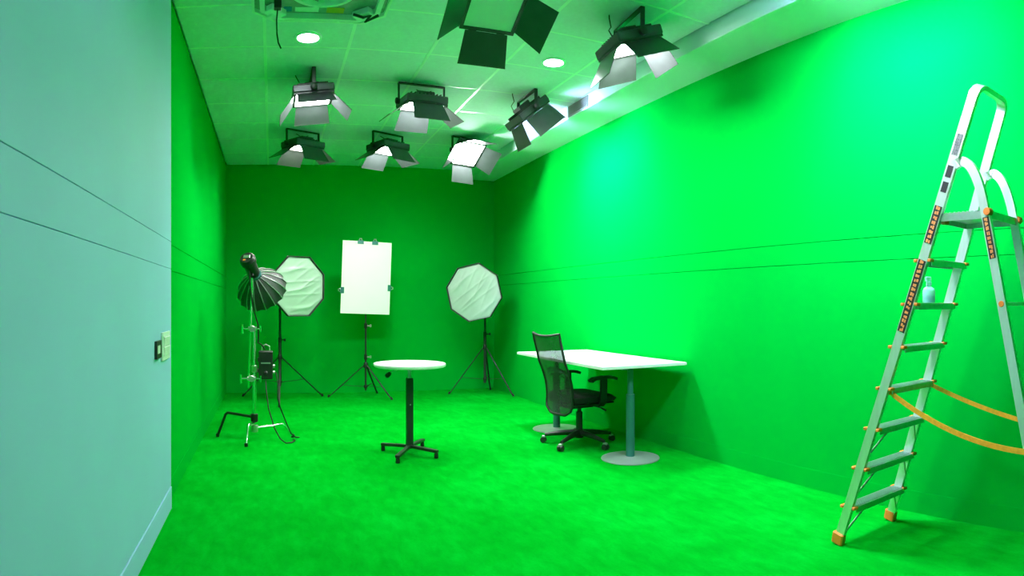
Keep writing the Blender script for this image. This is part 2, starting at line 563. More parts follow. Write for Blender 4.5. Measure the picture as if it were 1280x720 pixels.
ac = thing('ceiling_cassette', 'open air conditioning cassette without its cover on the ceiling', 'air conditioner', (0.30, 3.79, ZC))
MB().prism(octo(0.41, 0.13), 0.02, Matrix.Translation((0, 0, -0.02))).build('back_plate', M['galv'], ac)
MB().ring(octo(0.425, 0.135), octo(0.408, 0.13), 0.045, Matrix.Translation((0, 0, -0.045))).build('outer_rim', M['foam'], ac)
MB().ring(octo(0.375, 0.12), octo(0.345, 0.11), 0.036, Matrix.Translation((0, 0, -0.056))).build('drain_pan_lip', M['foam'], ac)
MB().lathe([(0.20, -0.02), (0.20, -0.05), (0.17, -0.055), (0.155, -0.022)], 36).build('fan_ring', M['foam'], ac, True)
fan = MB().lathe([(0.05, -0.02), (0.05, -0.045), (0.03, -0.05)], 16)
fan.build('fan_hub', M['galv'], ac, True)
bl = MB().box((0.10, 0, -0.032), (0.095, 0.03, 0.004), Matrix.Rotation(R(25), 3, 'X')).mesh('fan_blade', M['galv'])
for k in range(7):
    o = link('fan_blade', bl, ac)
    o.rotation_euler = (0, 0, 2 * PI * k / 7)
for k in range(4):
    a = PI / 4 + k * PI / 2
    b = MB().box((0.40, 0, -0.040), (0.09, 0.13, 0.04), bev=0.006)
    b.box((0.43, 0.0, -0.062), (0.05, 0.04, 0.02), bev=0.003)
    b.bm.transform(rotz(a))
    b.build('corner_bracket', M['foam'], ac)
for x in (-0.16, 0.13):
    MB().box((x, 0.392, -0.04), (0.014, 0.034, 0.012)).build('rim_clip', M['foam'], ac)
MB().box((0.10, 0.29, -0.0225), (0.11, 0.07, 0.003)).build('yellow_sticker', M['label_yellow'], ac)['label'] = 'plain yellow warning sticker'
MB().box((-0.08, 0.29, -0.0225), (0.15, 0.06, 0.003)).build('white_sticker', M['foam'], ac)
MB().box((-0.20, 0.29, -0.0225), (0.05, 0.06, 0.003)).build('blue_sticker', M['label_blue'], ac)
MB().box((-0.265, 0.12, -0.075), (0.045, 0.05, 0.05), bev=0.004).build('terminal_block', M['black'], ac)
MB().tube([(-0.265, 0.12, -0.09), (-0.272, 0.13, -0.16), (-0.270, 0.14, -0.24), (-0.262, 0.15, -0.29), (-0.245, 0.155, -0.325)], 0.005, 6).build('hanging_cable', M['black'], ac, True)
MB().tube([(0.21, 0.25, -0.06), (0.27, 0.23, -0.085), (0.32, 0.25, -0.06), (0.29, 0.28, -0.09), (0.36, 0.20, -0.08)], 0.009, 6).build('hose', M['black'], ac, True)


# ================================================================== STANDS
def tripod(name, label, base, feet, apex, hub, top, r=0.013, m='blackmetal', collars=(0.75,), knob_m='black', group='tripod light stands'):
    """light stand: feet = world xy offsets from base; legs meet the pole at apex, braces at hub"""
    t = thing(name, label, 'light stand', (base[0], base[1], 0), group=group)
    MB().tube([(0, 0, hub - 0.05), (0, 0, max(collars) if collars else top)], r * 1.15, 12).build('lower_pole', M[m], t, True)
    MB().tube([(0, 0, (max(collars) if collars else top) - 0.02), (0, 0, top)], r * 0.85, 12).build('upper_pole', M[m], t, True)
    MB().lathe([(0.022, apex - 0.03), (0.027, apex - 0.02), (0.027, apex + 0.03), (0.02, apex + 0.04)], 14).build('leg_collar', M['black'], t, True)
    MB().lathe([(0.02, hub - 0.02), (0.024, hub - 0.015), (0.024, hub + 0.015), (0.02, hub + 0.02)], 14).build('brace_collar', M['black'], t, True)
    for c in collars:
        k = MB().lathe([(0.018, c - 0.035), (0.022, c - 0.03), (0.022, c + 0.03), (0.016, c + 0.035)], 12)
        cl = k.build('height_collar', M['black'], t, True)
        kb = MB().tube([(0.015, -0.005, c), (0.05, -0.02, c)], [0.008, 0.008], 8)
        kb.box((0.06, -0.024, c), (0.022, 0.012, 0.035), bev=0.003)
        kb.build('knob', M[knob_m], cl, True)
    for fx, fy in feet:
        d = Vector((fx, fy, 0))
        p0 = Vector((0, 0, apex)) + d.normalized() * 0.024
        p1 = Vector((fx, fy, 0.012))
        lg = MB().bar(p0, p1, 0.020, 0.012, bev=0.002).build('leg', M[m], t)
        MB().tube([p1 - d.normalized() * 0.006 + Vector((0, 0, 0.022)), p1 + d.normalized() * 0.012 - Vector((0, 0, 0.006))], [0.013, 0.013], 8).build('rubber_foot', M['black'], lg, True)
        q = p0.lerp(p1, (apex - hub) / apex * 0.96)
        MB().bar(Vector((0, 0, hub)) + d.normalized() * 0.022, q, 0.014, 0.005).build('brace', M[m], t)
    return t


tripod('light_stand', 'black tripod light stand of the left octagonal softbox', (0.10, 8.12), [(-0.47, 0.27), (0.55, 0.27), (-0.015, -0.60)], 0.53, 0.22, 1.334, 0.017)
tripod('light_stand', 'black tripod light stand of the right octagonal softbox', (2.79, 8.18), [(-0.46, 0.11), (0.26, -0.36), (0.20, 0.36)], 0.62, 0.20, 1.274, 0.017, collars=(0.80,))
tripod('light_stand', 'thin tripod light stand carrying the white board', (1.20, 8.24), [(-0.47, 0.04), (0.285, -0.28), (0.20, 0.33)], 0.41, 0.14, 1.55, 0.011, collars=(0.52, 0.92), knob_m='steel')


def softbox(name, label, back, n, roll, rad, depth, crease):
    """octagonal softbox: back = mount point, n = direction it faces"""
    n = Vector(n).normalized()
    x = Vector((0, 0, 1)).cross(n).normalized()
    y = n.cross(x)
    Mx = Matrix((x, y, n)).transposed().to_4x4() @ rotz(roll)
    t = thing(name, label, 'softbox', back, group='white octagonal softboxes')
    cut = math.cos(PI / 8)

    def orad(a):
        b = (a + PI / 8) % (PI / 4) - PI / 8
        return cut / math.cos(b)
    N = 48
    # shell: flared black cloth
    sh = MB()
    prof = [(0.09, 0.06), (0.20, 0.14), (0.30, 0.26), (rad, depth - 0.03), (rad + 0.004, depth + 0.02), (rad - 0.004, depth + 0.02), (rad - 0.006, depth - 0.02)]
    rings = []
    for r, z in prof:
        rings.append([sh.bm.verts.new(Vector((r * orad(2 * PI * k / N) * math.cos(2 * PI * k / N), r * orad(2 * PI * k / N) * math.sin(2 * PI * k / N), z))) for k in range(N)])
    for a, b in zip(rings, rings[1:]):
        for k in range(N):
            sh.bm.faces.new((a[k], a[(k + 1) % N], b[(k + 1) % N], b[k]))
    sh.bm.transform(Mx)
    sh.build('shell', M['boxblack'], t)
    # diffuser: slack cloth with diagonal creases
    df = MB()
    rr = 30
    rings = []
    for i in range(rr + 1):
        f = i / rr
        row = []
        for k in range(160):
            a = 2 * PI * k / 160
            r = (rad - 0.007) * orad(a) * f
            px, py = r * math.cos(a), r * math.sin(a)
            u = px * math.cos(crease) + py * math.sin(crease)
            v = -px * math.sin(crease) + py * math.cos(crease)
            s = (1 - abs(math.sin(v * 13 + 0.5 * math.sin(u * 5 + 1) + u * 0.7))) ** 3 * (0.6 + 0.4 * math.sin(u * 9 + 2))
            s += 0.6 * (1 - abs(math.sin(v * 24 - 1.2 * math.sin(u * 4) + 0.8))) ** 3 * (0.5 + 0.5 * math.sin(u * 7))
            s += 0.5 * (1 - abs(math.sin((v + 0.35 * u) * 19 + 2.0))) ** 4
            z = 0.018 * (1 - f * f) + 0.013 * s * (1 - f ** 6) - 0.006 * (1 if f > 0.99 else 0)
            row.append(df.bm.verts.new((px, py, depth + z)))
            if i == 0:
                break
        rings.append(row)
    for k in range(160):
        df.bm.faces.new((rings[0][0], rings[1][k], rings[1][(k + 1) % 160]))
    for a, b in zip(rings[1:], rings[2:]):
        for k in range(160):
            df.bm.faces.new((a[k], a[(k + 1) % 160], b[(k + 1) % 160], b[k]))
    df.bm.transform(Mx)
    df.build('diffuser', M['diff'], t, True)
    # rods along the shell
    for k in range(8):
        a = PI / 8 + k * PI / 4
        rd = MB().tube([(r * math.cos(a), r * math.sin(a), z) for r, z in ((0.09, 0.055), (0.203, 0.136), (0.304, 0.256), (rad + 0.004, depth - 0.02))], 0.004, 6)
        rd.bm.transform(Mx)
        rd.build('rod', M['silver'], t)
    rg = MB().lathe([(0.075, 0.03), (0.10, 0.03), (0.10, 0.065), (0.075, 0.065)], 24)
    rg.bm.transform(Mx)
    rg.build('speed_ring', M['steel'], t, True)
    hd = MB().lathe([(0.03, -0.16), (0.052, -0.155), (0.055, 0.025), (0.05, 0.030)], 20)
    hd.bm.transform(Mx)
    hd.build('lamp_head', M['black'], t, True)
    MB().box((0, 0, -0.068), (0.035, 0.035, 0.034), bev=0.004).build('tilt_bracket', M['black'], t)
    return t


softbox('octagonal_softbox', 'white octagonal softbox behind the black ribbed one, far left corner', (0.10, 8.12, 1.42), (0.50, -0.866, -0.02), 0.0, 0.385, 0.44, 0.40)
softbox('octagonal_softbox', 'white octagonal softbox alone by the right wall, far corner', (2.79, 8.18, 1.36), (-0.62, -0.78, -0.03), R(12), 0.38, 0.42, 0.75)

# ---- white board with clips on the middle stand
bd_loc = Vector((1.20, 8.19, 1.535))
Mb = rotz(R(6)) @ Matrix.Rotation(R(2.0), 4, 'Y')
bd = thing('foam_board', 'white portrait board clipped to the thin stand against the back wall', 'board', bd_loc)
b = MB().box((0, 0, 0), (0.645, 0.010, 0.925), bev=0.0015)
b.bm.transform(Mb)
b.build('board_panel', M['board'], bd)
for k, (px, pz, ang, lab) in enumerate(((-0.09, 0.462, 0, 'metal bulldog clip on the top edge of the white board, left one'),
                                        (0.10, 0.462, 0, 'metal bulldog clip on the top edge of the white board, right one'),
                                        (-0.322, -0.17, -90, 'metal bulldog clip on the left edge of the white board'),
                                        (0.322, -0.12, 90, 'metal bulldog clip on the right edge of the white board'))):
    p = bd_loc + (Mb @ Vector((px, 0, pz)))
    c = thing('bulldog_clip', lab, 'clip', p, group='clips on the white board')
    Q = Mb @ Matrix.Rotation(R(ang), 4, 'Y')
    j = MB().prism([(-0.013, -0.035), (-0.0056, -0.035), (-0.0056, 0.003), (0.0056, 0.003), (0.0056, -0.035), (0.013, -0.035), (0.006, 0.012), (-0.006, 0.012)], 0.08, Matrix.Translation((-0.04, 0, 0)) @ Matrix.Rotation(PI / 2, 4, 'Z') @ Matrix.Rotation(PI / 2, 4, 'X'))
    j.bm.transform(Q)
    j.build('jaw', M['teal_metal'], c)
    for s in (-1, 1):
        a = MB().tube([(-0.018, s * 0.007, 0.012), (-0.011, s * 0.014, 0.036), (0.011, s * 0.014, 0.036), (0.018, s * 0.007, 0.012)], 0.0035, 6)
        a.bm.transform(Q)
        a.build('wire_handle', M['steel'], c)

# ---- C-stand
cs = thing('c_stand', 'chrome turtle-base stand with grip arm at the left', 'light stand', (-0.155, 5.71, 0))
MB().tube([(0, 0, 0.07), (0, 0, 0.62)], 0.019, 14).build('lower_column', M['chrome'], cs, True)
MB().tube([(0, 0, 0.60), (0, 0, 0.985)], 0.014, 14).build('upper_column', M['chrome'], cs, True)
MB().lathe([(0.022, 0.60), (0.026, 0.605), (0.026, 0.655), (0.02, 0.66)], 14).build('riser_collar', M['steel'], cs, True)
MB().lathe([(0.021, 0.07), (0.032, 0.075), (0.032, 0.13), (0.023, 0.135)], 16).build('base_collar', M['steel'], cs, True)
MB().lathe([(0.021, 0.16), (0.032, 0.165), (0.032, 0.23), (0.023, 0.235)], 16).build('leg_lock', M['black'], cs, True)
for (fx, fy, hz, m) in ((-0.335, 0.13, 0.205, 'blackmetal'), (-0.062, -0.26, 0.15, 'chrome'), (0.342, 0.115, 0.105, 'chrome')):
    d = Vector((fx, fy, 0)).normalized()
    L = math.hypot(fx, fy)
    MB().tube([d * 0.02 + Vector((0, 0, hz)), d * (L * 0.72) + Vector((0, 0, hz + 0.02)), d * (L * 0.78) + Vector((0, 0, hz + 0.005)), d * L + Vector((0, 0, 0.012))],
              0.0125, 10).build('leg', M[m], cs, True)
    MB().lathe([(0.015, 0), (0.016, 0.004), (0.015, 0.03)], 10, Matrix.Translation(d * L)).build('foot_cap', M['black'], cs, True)


def grip(z, ax_, ay_):
    h = MB().lathe([(0.024, -0.016), (0.028, -0.012), (0.028, 0.012), (0.024, 0.016)], 18, Matrix.Translation((ax_ / 2, ay_ - 0.028, z)) @ rotx(PI / 2))
    g_ = h.build('grip_head', M['steel'], cs, True)
    MB().box((ax_ / 2, -0.026, z), (0.075, 0.012, 0.034), bev=0.003).build('grip_plate', M['steel'], g_)
    k = MB().tube([(ax_ - 0.01, ay_ - 0.03, z), (ax_ - 0.065, ay_ - 0.036, z)], 0.009, 8)
    k.build('handle_stem', M['chrome'], g_, True)
    MB().tube([(ax_ - 0.068, ay_ - 0.036, z - 0.04), (ax_ - 0.068, ay_ - 0.036, z + 0.04)], 0.011, 8).build('t_handle', M['chrome'], g_, True)
    MB().tube([(0.012, ay_ - 0.028, z), (0.055, ay_ - 0.03, z)], 0.006, 8).build('handle_stem', M['chrome'], g_, True)
    MB().tube([(0.056, ay_ - 0.03, z - 0.027), (0.056, ay_ - 0.03, z + 0.027)], 0.008, 8).build('t_handle', M['chrome'], g_, True)


A0, A1 = Vector((-0.052, 0.012, 0.46)), Vector((-0.0136, -0.1503, 1.424))
for z in (0.985, 0.545):
    q = A0.lerp(A1, (z - A0.z) / (A1.z - A0.z))
    grip(z, q.x, q.y)
MB().tube([A0, A1], 0.0105, 10).build('grip_arm', M['chrome'], cs, True)

# ---- black ribbed softbox and its strobe
apex = Vector((-0.150, 5.655, 1.452))
ax = Vector((0.27, 0.72, -0.58)).normalized()
xx = Vector((0, 0, 1)).cross(ax).normalized()
yy = ax.cross(xx)
Mp = Matrix((xx, yy, ax)).transposed().to_4x4()
sb = thing('parabolic_softbox', 'black deep umbrella-shaped softbox with grey rods on the chrome stand', 'softbox', apex)
NG = 16
RD, DP = 0.228, 0.225
shell = MB()
rings = []
for i in range(9):
    f = i / 8
    z = DP * f
    r = 0.05 + (RD - 0.05) * math.sin(f * PI / 2 * 0.94) ** 0.9
    row = []
    for k in range(NG * 4):
        a = 2 * PI * k / (NG * 4)
        sag = 1 - 0.055 * f * (1 - abs((k % 4) / 2 - 1)) - 0.0
        row.append(shell.bm.verts.new((r * sag * math.cos(a), r * sag * math.sin(a), z)))
    rings.append(row)
for a, b in zip(rings, rings[1:]):
    for k in range(NG * 4):
        j = (k + 1) % (NG * 4)
        shell.bm.faces.new((a[k], a[j], b[j], b[k]))
shell.bm.transform(Mp)
shell.build('cloth_shell', M['boxblack'], sb, True)
for k in range(NG):
    a = 2 * PI * k / NG
    pts = []
    for i in range(9):
        f = i / 8
        r = 0.054 + (RD - 0.05) * math.sin(f * PI / 2 * 0.94) ** 0.9
        pts.append((r * math.cos(a), r * math.sin(a), DP * f))
    rd = MB().tube(pts, 0.0042, 6)
    rd.bm.transform(Mp)
    rd.build('rod', M['silver'], sb, True)
df = MB().lathe([(0.0, DP + 0.006), (0.10, DP + 0.005), (0.205, DP)], 32, cap=False)
df.bm.transform(Mp)
df.build('diffuser', M['diff'], sb, True)
rg = MB().lathe([(0.046, -0.012), (0.062, -0.010), (0.062, 0.012), (0.046, 0.012)], 24)
rg.bm.transform(Mp)
rg.build('speed_ring', M['teal_metal'], sb, True)

st = thing('strobe_head', 'black strobe head plugged into the umbrella-shaped softbox, pointing down', 'studio light', apex)
s = MB().lathe([(0.045, -0.014), (0.056, -0.03), (0.056, -0.155), (0.064, -0.16), (0.064, -0.225), (0.056, -0.235)], 24)
s.bm.transform(Mp)
s.build('body', M['black'], st, True)
s = MB().lathe([(0.0645, -0.170), (0.070, -0.176), (0.070, -0.212), (0.0645, -0.218)], 24)
s.bm.transform(Mp)
s.build('rear_bumper', M['blackmetal'], st, True)
s = MB().box((0.0, 0.010, -0.237), (0.060, 0.034, 0.005), bev=0.002)
s.bm.transform(Mp)
s.build('display', M['steel'], st)
s = MB().box((0.012, -0.028, -0.237), (0.022, 0.016, 0.006))
s.bm.transform(Mp)
s.build('orange_button', M['orange'], st)
MB().tube([(-0.020, -0.099, -0.010), (-0.024, -0.085, 0.022)], 0.014, 10).build('swivel', M['black'], st, True)

# ---- power pack hung on the stand
pk = thing('power_pack', 'black box power pack hanging on the chrome stand', 'power pack', (-0.155, 5.71, 0.66))
MB().box((0.10, 0.05, 0.0), (0.125, 0.11, 0.25), bev=0.008).build('case', M['black'], pk)
MB().tube([(0.065, 0.05, 0.125), (0.068, 0.05, 0.165), (0.10, 0.05, 0.18), (0.132, 0.05, 0.165), (0.135, 0.05, 0.125)], 0.006, 8).build('carry_handle', M['steel'], pk, True)
MB().box((0.10, -0.0065, 0.02), (0.085, 0.003, 0.012)).build('badge', M['steel'], pk)
for zz in (-0.065, -0.01):
    MB().tube([(0.163, 0.03, zz), (0.182, 0.03, zz)], 0.014, 10).build('socket', M['steel'], pk, True)
MB().lathe([(0.018, 0), (0.02, 0.002), (0.012, 0.012)], 14, Matrix.Translation((0.10, -0.005, -0.07)) @ rotx(PI / 2)).build('dial', M['blackmetal'], pk, True)
for zz in (-0.05, 0.05):
    MB().box((0.0333, 0.012, zz), (0.011, 0.05, 0.035), bev=0.003).build('hanging_clamp', M['black'], pk)

# ---- cables
tag(MB().tube([(-0.193, 5.488, 1.48), (-0.185, 5.50, 1.35), (-0.165, 5.545, 1.18), (-0.122, 5.64, 1.02), (-0.118, 5.685, 0.92), (-0.122, 5.69, 0.86), (-0.095, 5.72, 0.845), (-0.060, 5.735, 0.794)], 0.007, 8).build('lamp_cable', M['black'], None, True),
    'black lamp cable running down the chrome stand to the power pack', 'cable')
tag(MB().tube([(-0.055, 5.72, 0.526), (-0.05, 5.66, 0.45), (-0.03, 5.59, 0.30), (0.02, 5.55, 0.14), (0.07, 5.53, 0.05), (0.12, 5.54, 0.010), (0.17, 5.58, 0.008), (0.20, 5.65, 0.008), (0.19, 5.71, 0.008)], 0.0055, 8).build('power_cable', M['black'], None, True),
    'black mains cable hanging from the power pack to the carpet', 'cable')
tag(MB().tube([(0.036, 5.74, 0.595), (0.052, 5.70, 0.50), (0.05, 5.64, 0.38), (0.07, 5.66, 0.30), (0.12, 5.70, 0.17), (0.17, 5.74, 0.05), (0.21, 5.775, 0.012), (0.245, 5.80, 0.008)], 0.0055, 8).build('extension_cable', M['black'], None, True),
    'thin cable from the side socket of the power pack to the foot of the stand', 'cable')

# ================================================================== TABLES AND CHAIR
# ---- round table
rt = thing('round_table', 'small round white pedestal table on a black crossed foot', 'table', (1.09, 5.055, 0))
MB().lathe([(0.28, 0.700), (0.287, 0.704), (0.29, 0.712), (0.29, 0.722), (0.286, 0.728), (0.27, 0.73), (0.0, 0.73)], 64).build('tabletop', M['white'], rt, True)
MB().box((0, 0, 0.695), (0.14, 0.14, 0.01), bev=0.002).build('mounting_plate', M['blackmetal'], rt)
MB().tube([(0, 0, 0.55), (0, 0, 0.695)], 0.017, 16).build('inner_column', M['steel'], rt, True)
MB().box((0, 0, 0.335), (0.052, 0.052, 0.55), bev=0.004).build('outer_column', M['blackmetal'], rt)
MB().lathe([(0.004, 0.0), (0.006, 0.002), (0.004, 0.004)], 10, Matrix.Translation((0.0, -0.0265, 0.40)) @ rotx(PI / 2)).build('bolt', M['steel'], rt)
lv = MB().tube([(-0.01, -0.02, 0.685), (-0.10, -0.05, 0.684), (-0.155, -0.07, 0.672), (-0.175, -0.075, 0.66)], 0.005, 8)
lvo = lv.build('lever', M['steel'], rt, True)
MB().lathe([(0.008, -0.03), (0.018, -0.02), (0.02, 0.0), (0.012, 0.02)], 12, Matrix.Translation((-0.185, -0.078, 0.65)) @ Matrix.Rotation(R(45), 4, 'Y')).build('knob', M['black'], lvo, True)
for (fx, fy) in ((-0.195, 0.18), (0.185, -0.18), (-0.155, -0.275), (0.175, 0.275)):
    d = Vector((fx, fy, 0))
    lg = MB().bar(d.normalized() * 0.018 + Vector((0, 0, 0.066)), d + Vector((0, 0, 0.052)), 0.036, 0.022, bev=0.003).build('leg', M['blackmetal'], rt)
    MB().lathe([(0.015, 0.0), (0.017, 0.004), (0.016, 0.03), (0.012, 0.045)], 12, Matrix.Translation(d * 0.95)).build('foot_cap', M['black'], lg, True)
MB().box((0, 0, 0.066), (0.06, 0.06, 0.03), bev=0.003).build('foot_hub', M['blackmetal'], rt)

# ---- desk on two pillars
dk = thing('desk', 'rectangular white desk on two round pillar legs by the right wall', 'desk', (2.70, 4.985, 0))
MB().box((0, 0, 0.725), (0.76, 1.68, 0.024), bev=0.004, seg=2).build('desktop', M['white'], dk)
e = MB()
e.ring([(-0.384, -0.844), (0.384, -0.844), (0.384, 0.844), (-0.384, 0.844)], [(-0.379, -0.839), (0.379, -0.839), (0.379, 0.839), (-0.379, 0.839)], 0.020, Matrix.Translation((0, 0, 0.715)))
e.build('edge_band', M['edge'], dk)
for i, y in enumerate((-0.70, 0.645)):
    p = (-0.055, y)
    lg = MB().tube([(p[0], p[1], 0.012), (p[0], p[1], 0.50)], 0.034, 24).build('leg', M['teal_metal'], dk, True)
    MB().tube([(p[0], p[1], 0.49), (p[0], p[1], 0.71)], 0.024, 20).build('upper_tube', M['teal_metal'], lg, True)
    MB().lathe([(0.225, 0.0), (0.228, 0.004), (0.226, 0.009), (0.06, 0.016), (0.04, 0.020)], 48, Matrix.Translation((p[0], p[1], 0))).build('base_disc', M['grey_base'], lg, True)
    MB().box((p[0], p[1], 0.709), (0.16, 0.16, 0.008)).build('mounting_plate', M['teal_metal'], lg)
MB().box((-0.055, -0.03, 0.695), (0.05, 1.2, 0.03), bev=0.003).build('under_beam', M['teal_metal'], dk)

# ---- office chair; local +Y is where the sitter faces
ch = thing('office_chair', 'black mesh-backed swivel office chair pushed under the white desk', 'chair', (2.53, 4.93, 0), R(-84))
# star base
for k in range(5):
    a = R(90 + 84 - 4 - 4 + 72 * k) - R(90) + R(6)
    d = Vector((math.cos(a), math.sin(a), 0))
    lg = MB().tube([d * 0.03 + Vector((0, 0, 0.105)), d * 0.15 + Vector((0, 0, 0.095)), d * 0.30 + Vector((0, 0, 0.072))], [0.026, 0.022, 0.014], 10).build('base_arm', M['black'], ch, True)
    sd = Vector((-d.y, d.x, 0))
    for s in (-1, 1):
        c = MB().lathe([(0.006, -0.010), (0.024, -0.009), (0.026, 0.0), (0.024, 0.009), (0.006, 0.010)], 16,
                Matrix.Translation(d * 0.315 + sd * s * 0.014 + Vector((0, 0, 0.027))) @ Matrix((d, Vector((0, 0, 1)), sd)).transposed().to_4x4())
        c.build('caster_wheel', M['blackmetal'], lg, True)
    MB().box(d * 0.312 + Vector((0, 0, 0.052)), (0.034, 0.034, 0.022), Matrix.Rotation(a, 3, 'Z'), 0.008, 2).build('caster_hood', M['steel'], lg)
MB().lathe([(0.035, 0.06), (0.042, 0.07), (0.04, 0.125), (0.03, 0.135)], 18).build('hub', M['black'], ch, True)
MB().lathe([(0.028, 0.13), (0.028, 0.28), (0.018, 0.285), (0.016, 0.345)], 18).build('gas_lift', M['blackmetal'], ch, True)
MB().box((0, -0.02, 0.343), (0.17, 0.24, 0.045), bev=0.012, seg=2).build('tilt_mechanism', M['black'], ch)
MB().tube([(-0.07, 0.06, 0.34), (-0.20, 0.08, 0.335), (-0.24, 0.09, 0.32)], 0.006, 8).build('tilt_lever', M['black'], ch, True)
MB().tube([(0.07, 0.06, 0.34), (0.20, 0.08, 0.335), (0.25, 0.10, 0.315)], [0.006, 0.006, 0.009], 8).build('height_lever', M['black'], ch, True)


# seat cushion: rounded slab with waterfall front
def cushion():
    b = MB()
    nx, ny = 12, 12
    top, bot = [], []
    for i in range(nx + 1):
        rt_, rb_ = [], []
        for j in range(ny + 1):
            u, v = -1 + 2 * i / nx, -1 + 2 * j / ny
            px = 0.245 * u * math.sqrt(max(0, 1 - 0.18 * v * v))
            py = 0.02 + 0.235 * v * math.sqrt(max(0, 1 - 0.18 * u * u))
            ed = max(abs(u), abs(v))
            z = 0.46 - 0.028 * ed ** 6 - (0.025 * max(0, v) ** 3) - 0.010 * (1 - u * u) * (1 - v * v)
            rt_.append(b.bm.verts.new((px, py, z)))
            rb_.append(b.bm.verts.new((px * 0.93, 0.02 + (py - 0.02) * 0.93, 0.372 + 0.012 * ed ** 4)))
        top.append(rt_)
        bot.append(rb_)
    for i in range(nx):
        for j in range(ny):
            b.bm.faces.new((top[i][j], top[i + 1][j], top[i + 1][j + 1], top[i][j + 1]))
            b.bm.faces.new((bot[i][j + 1], bot[i + 1][j + 1], bot[i + 1][j], bot[i][j]))
    for i in range(nx):
        b.bm.faces.new((top[i + 1][0], top[i][0], bot[i][0], bot[i + 1][0]))
        b.bm.faces.new((top[i][ny], top[i + 1][ny], bot[i + 1][ny], bot[i][ny]))
    for j in range(ny):
        b.bm.faces.new((top[0][j], top[0][j + 1], bot[0][j + 1], bot[0][j]))
        b.bm.faces.new((top[nx][j + 1], top[nx][j], bot[nx][j], bot[nx][j + 1]))
    return b


seat = cushion().build('seat', M['fabric'], ch, True)
MB().box((0, 0.02, 0.370), (0.42, 0.40, 0.014), bev=0.005).build('seat_pan', M['black'], seat)


# backrest: leaning, hollowed mesh in a frame
def back_pt(u, v):
    """u across -1..1, v up 0..1"""
    w_ = 0.215 * (1 - 0.06 * (1 - v)) * (1.0 if 0.12 < v < 2 else 1 - 0.40 * ((0.12 - v) / 0.12) ** 3)
    z = 0.285 + 0.65 * v + (0.022 * u * u * (1 if v > 0.95 else 0) if v > 0.9 else 0)
    y = -0.245 - 0.115 * v ** 1.6 + 0.035 * math.sin(PI * min(1, v * 1.5)) * 0.9 - 0.0 + 0.030 * (u * u)
    return Vector((w_ * u, y, z))


bk = MB()
nu, nv = 12, 18
gr_ = [[bk.bm.verts.new(back_pt(-1 + 2 * i / nu, j / nv)) for j in range(nv + 1)] for i in range(nu + 1)]
for i in range(nu):
    for j in range(nv):
        bk.bm.faces.new((gr_[i][j], gr_[i + 1][j], gr_[i + 1][j + 1], gr_[i][j + 1]))
back = bk.build('backrest', M['mesh'], ch, True)
rim = [back_pt(-1, j / nv) for j in range(nv + 1)] + [back_pt(-1 + 2 * i / nu, 1) for i in range(1, nu + 1)] + \
      [back_pt(1, 1 - j / nv) for j in range(1, nv + 1)] + [back_pt(1 - 2 * i / nu, 0) for i in range(1, nu + 1)]
MB().tube(rim, 0.011, 8, caps=False).build('back_frame', M['black'], back, True)
for z, wv in ((0.46, 0.15), (0.50, 0.19), (0.54, 0.17)):
    pts = [back_pt(u * wv / 0.19 * 0.8, z + 0.05 * (1 - u * u)) + Vector((0, 0.028, 0)) for u in [-1 + k / 5 for k in range(11)]]
    MB().sweep(pts, 0.016, 0.004, (0, 0, 1)).build('lumbar_slat', M['steel'] if z == 0.50 else M['black'], back)
sp = [Vector((0, -0.10, 0.345)), Vector((0, -0.18, 0.345)), Vector((0, -0.212, 0.39)), back_pt(0, 0.25) + Vector((0, 0.018, 0)), back_pt(0, 0.5) + Vector((0, 0.018, 0))]
MB().sweep(sp, 0.06, 0.014, (1, 0, 0)).build('back_support', M['black'], ch)
for s in (-1, 1):
    arm_ = MB()
    arm_.sweep([Vector((s * 0.10, 0.05, 0.362)), Vector((s * 0.25, 0.05, 0.362)), Vector((s * 0.275, 0.055, 0.39)), Vector((s * 0.278, 0.06, 0.53)), Vector((s * 0.278, 0.06, 0.585))], 0.062, 0.020, (0, 1, 0))
    ao = arm_.build('armrest', M['black'], ch)
    pd = MB().sweep([Vector((s * 0.278, -0.075, 0.570)), Vector((s * 0.278, -0.04, 0.588)), Vector((s * 0.278, 0.06, 0.597)), Vector((s * 0.278, 0.14, 0.593)), Vector((s * 0.278, 0.18, 0.577))], 0.062, 0.022, (1, 0, 0))
    pd.build('arm_pad', M['black'], ao)

# ================================================================== LADDER
ld = thing('step_ladder', 'tall aluminium platform step ladder with orange caps by the right wall', 'ladder', (2.70, 1.60, 0))
O = Vector((2.70, 1.60, 0))
SY = -0.355                    # how far the front rises towards the camera side


def fl(z):                      # left front stile, world
    return Vector((2.485 + 0.012 * z, 2.083 + SY * z, z)) - O


def frr(z):                     # right front stile
    return Vector((2.93 - 0.065 * z, 2.083 + SY * z, z)) - O


def rl(z):
    return Vector((2.503, 0.95 + 0.2 * z, z)) - O


def rr_(z):
    return Vector((2.800, 0.95 + 0.2 * z, z)) - O


up = Vector((0, SY, 1)).normalized()
dep = Vector((0, 1, -SY)).normalized()     # across the stile's depth
TOPZ = 2.02
for s, f in ((-1, fl), (1, frr)):
    b = MB()
    # box section
    p0, p1 = f(0.03), f(TOPZ)
    b.sweep([p0, p1], 0.048, 0.022, dep)
    so = b.build('stile', M['alu'], ld)
    f0 = f(0.0)
    cp = MB().box((0, 0, 0), (0.036, 0.066, 0.06), bev=0.006)
    cp.bm.transform(Matrix.Translation(f0 + Vector((s * 0.002, -0.008, 0.032))) @ rotx(R(12)))
    cp.build('foot_cap', M['orange'], so)
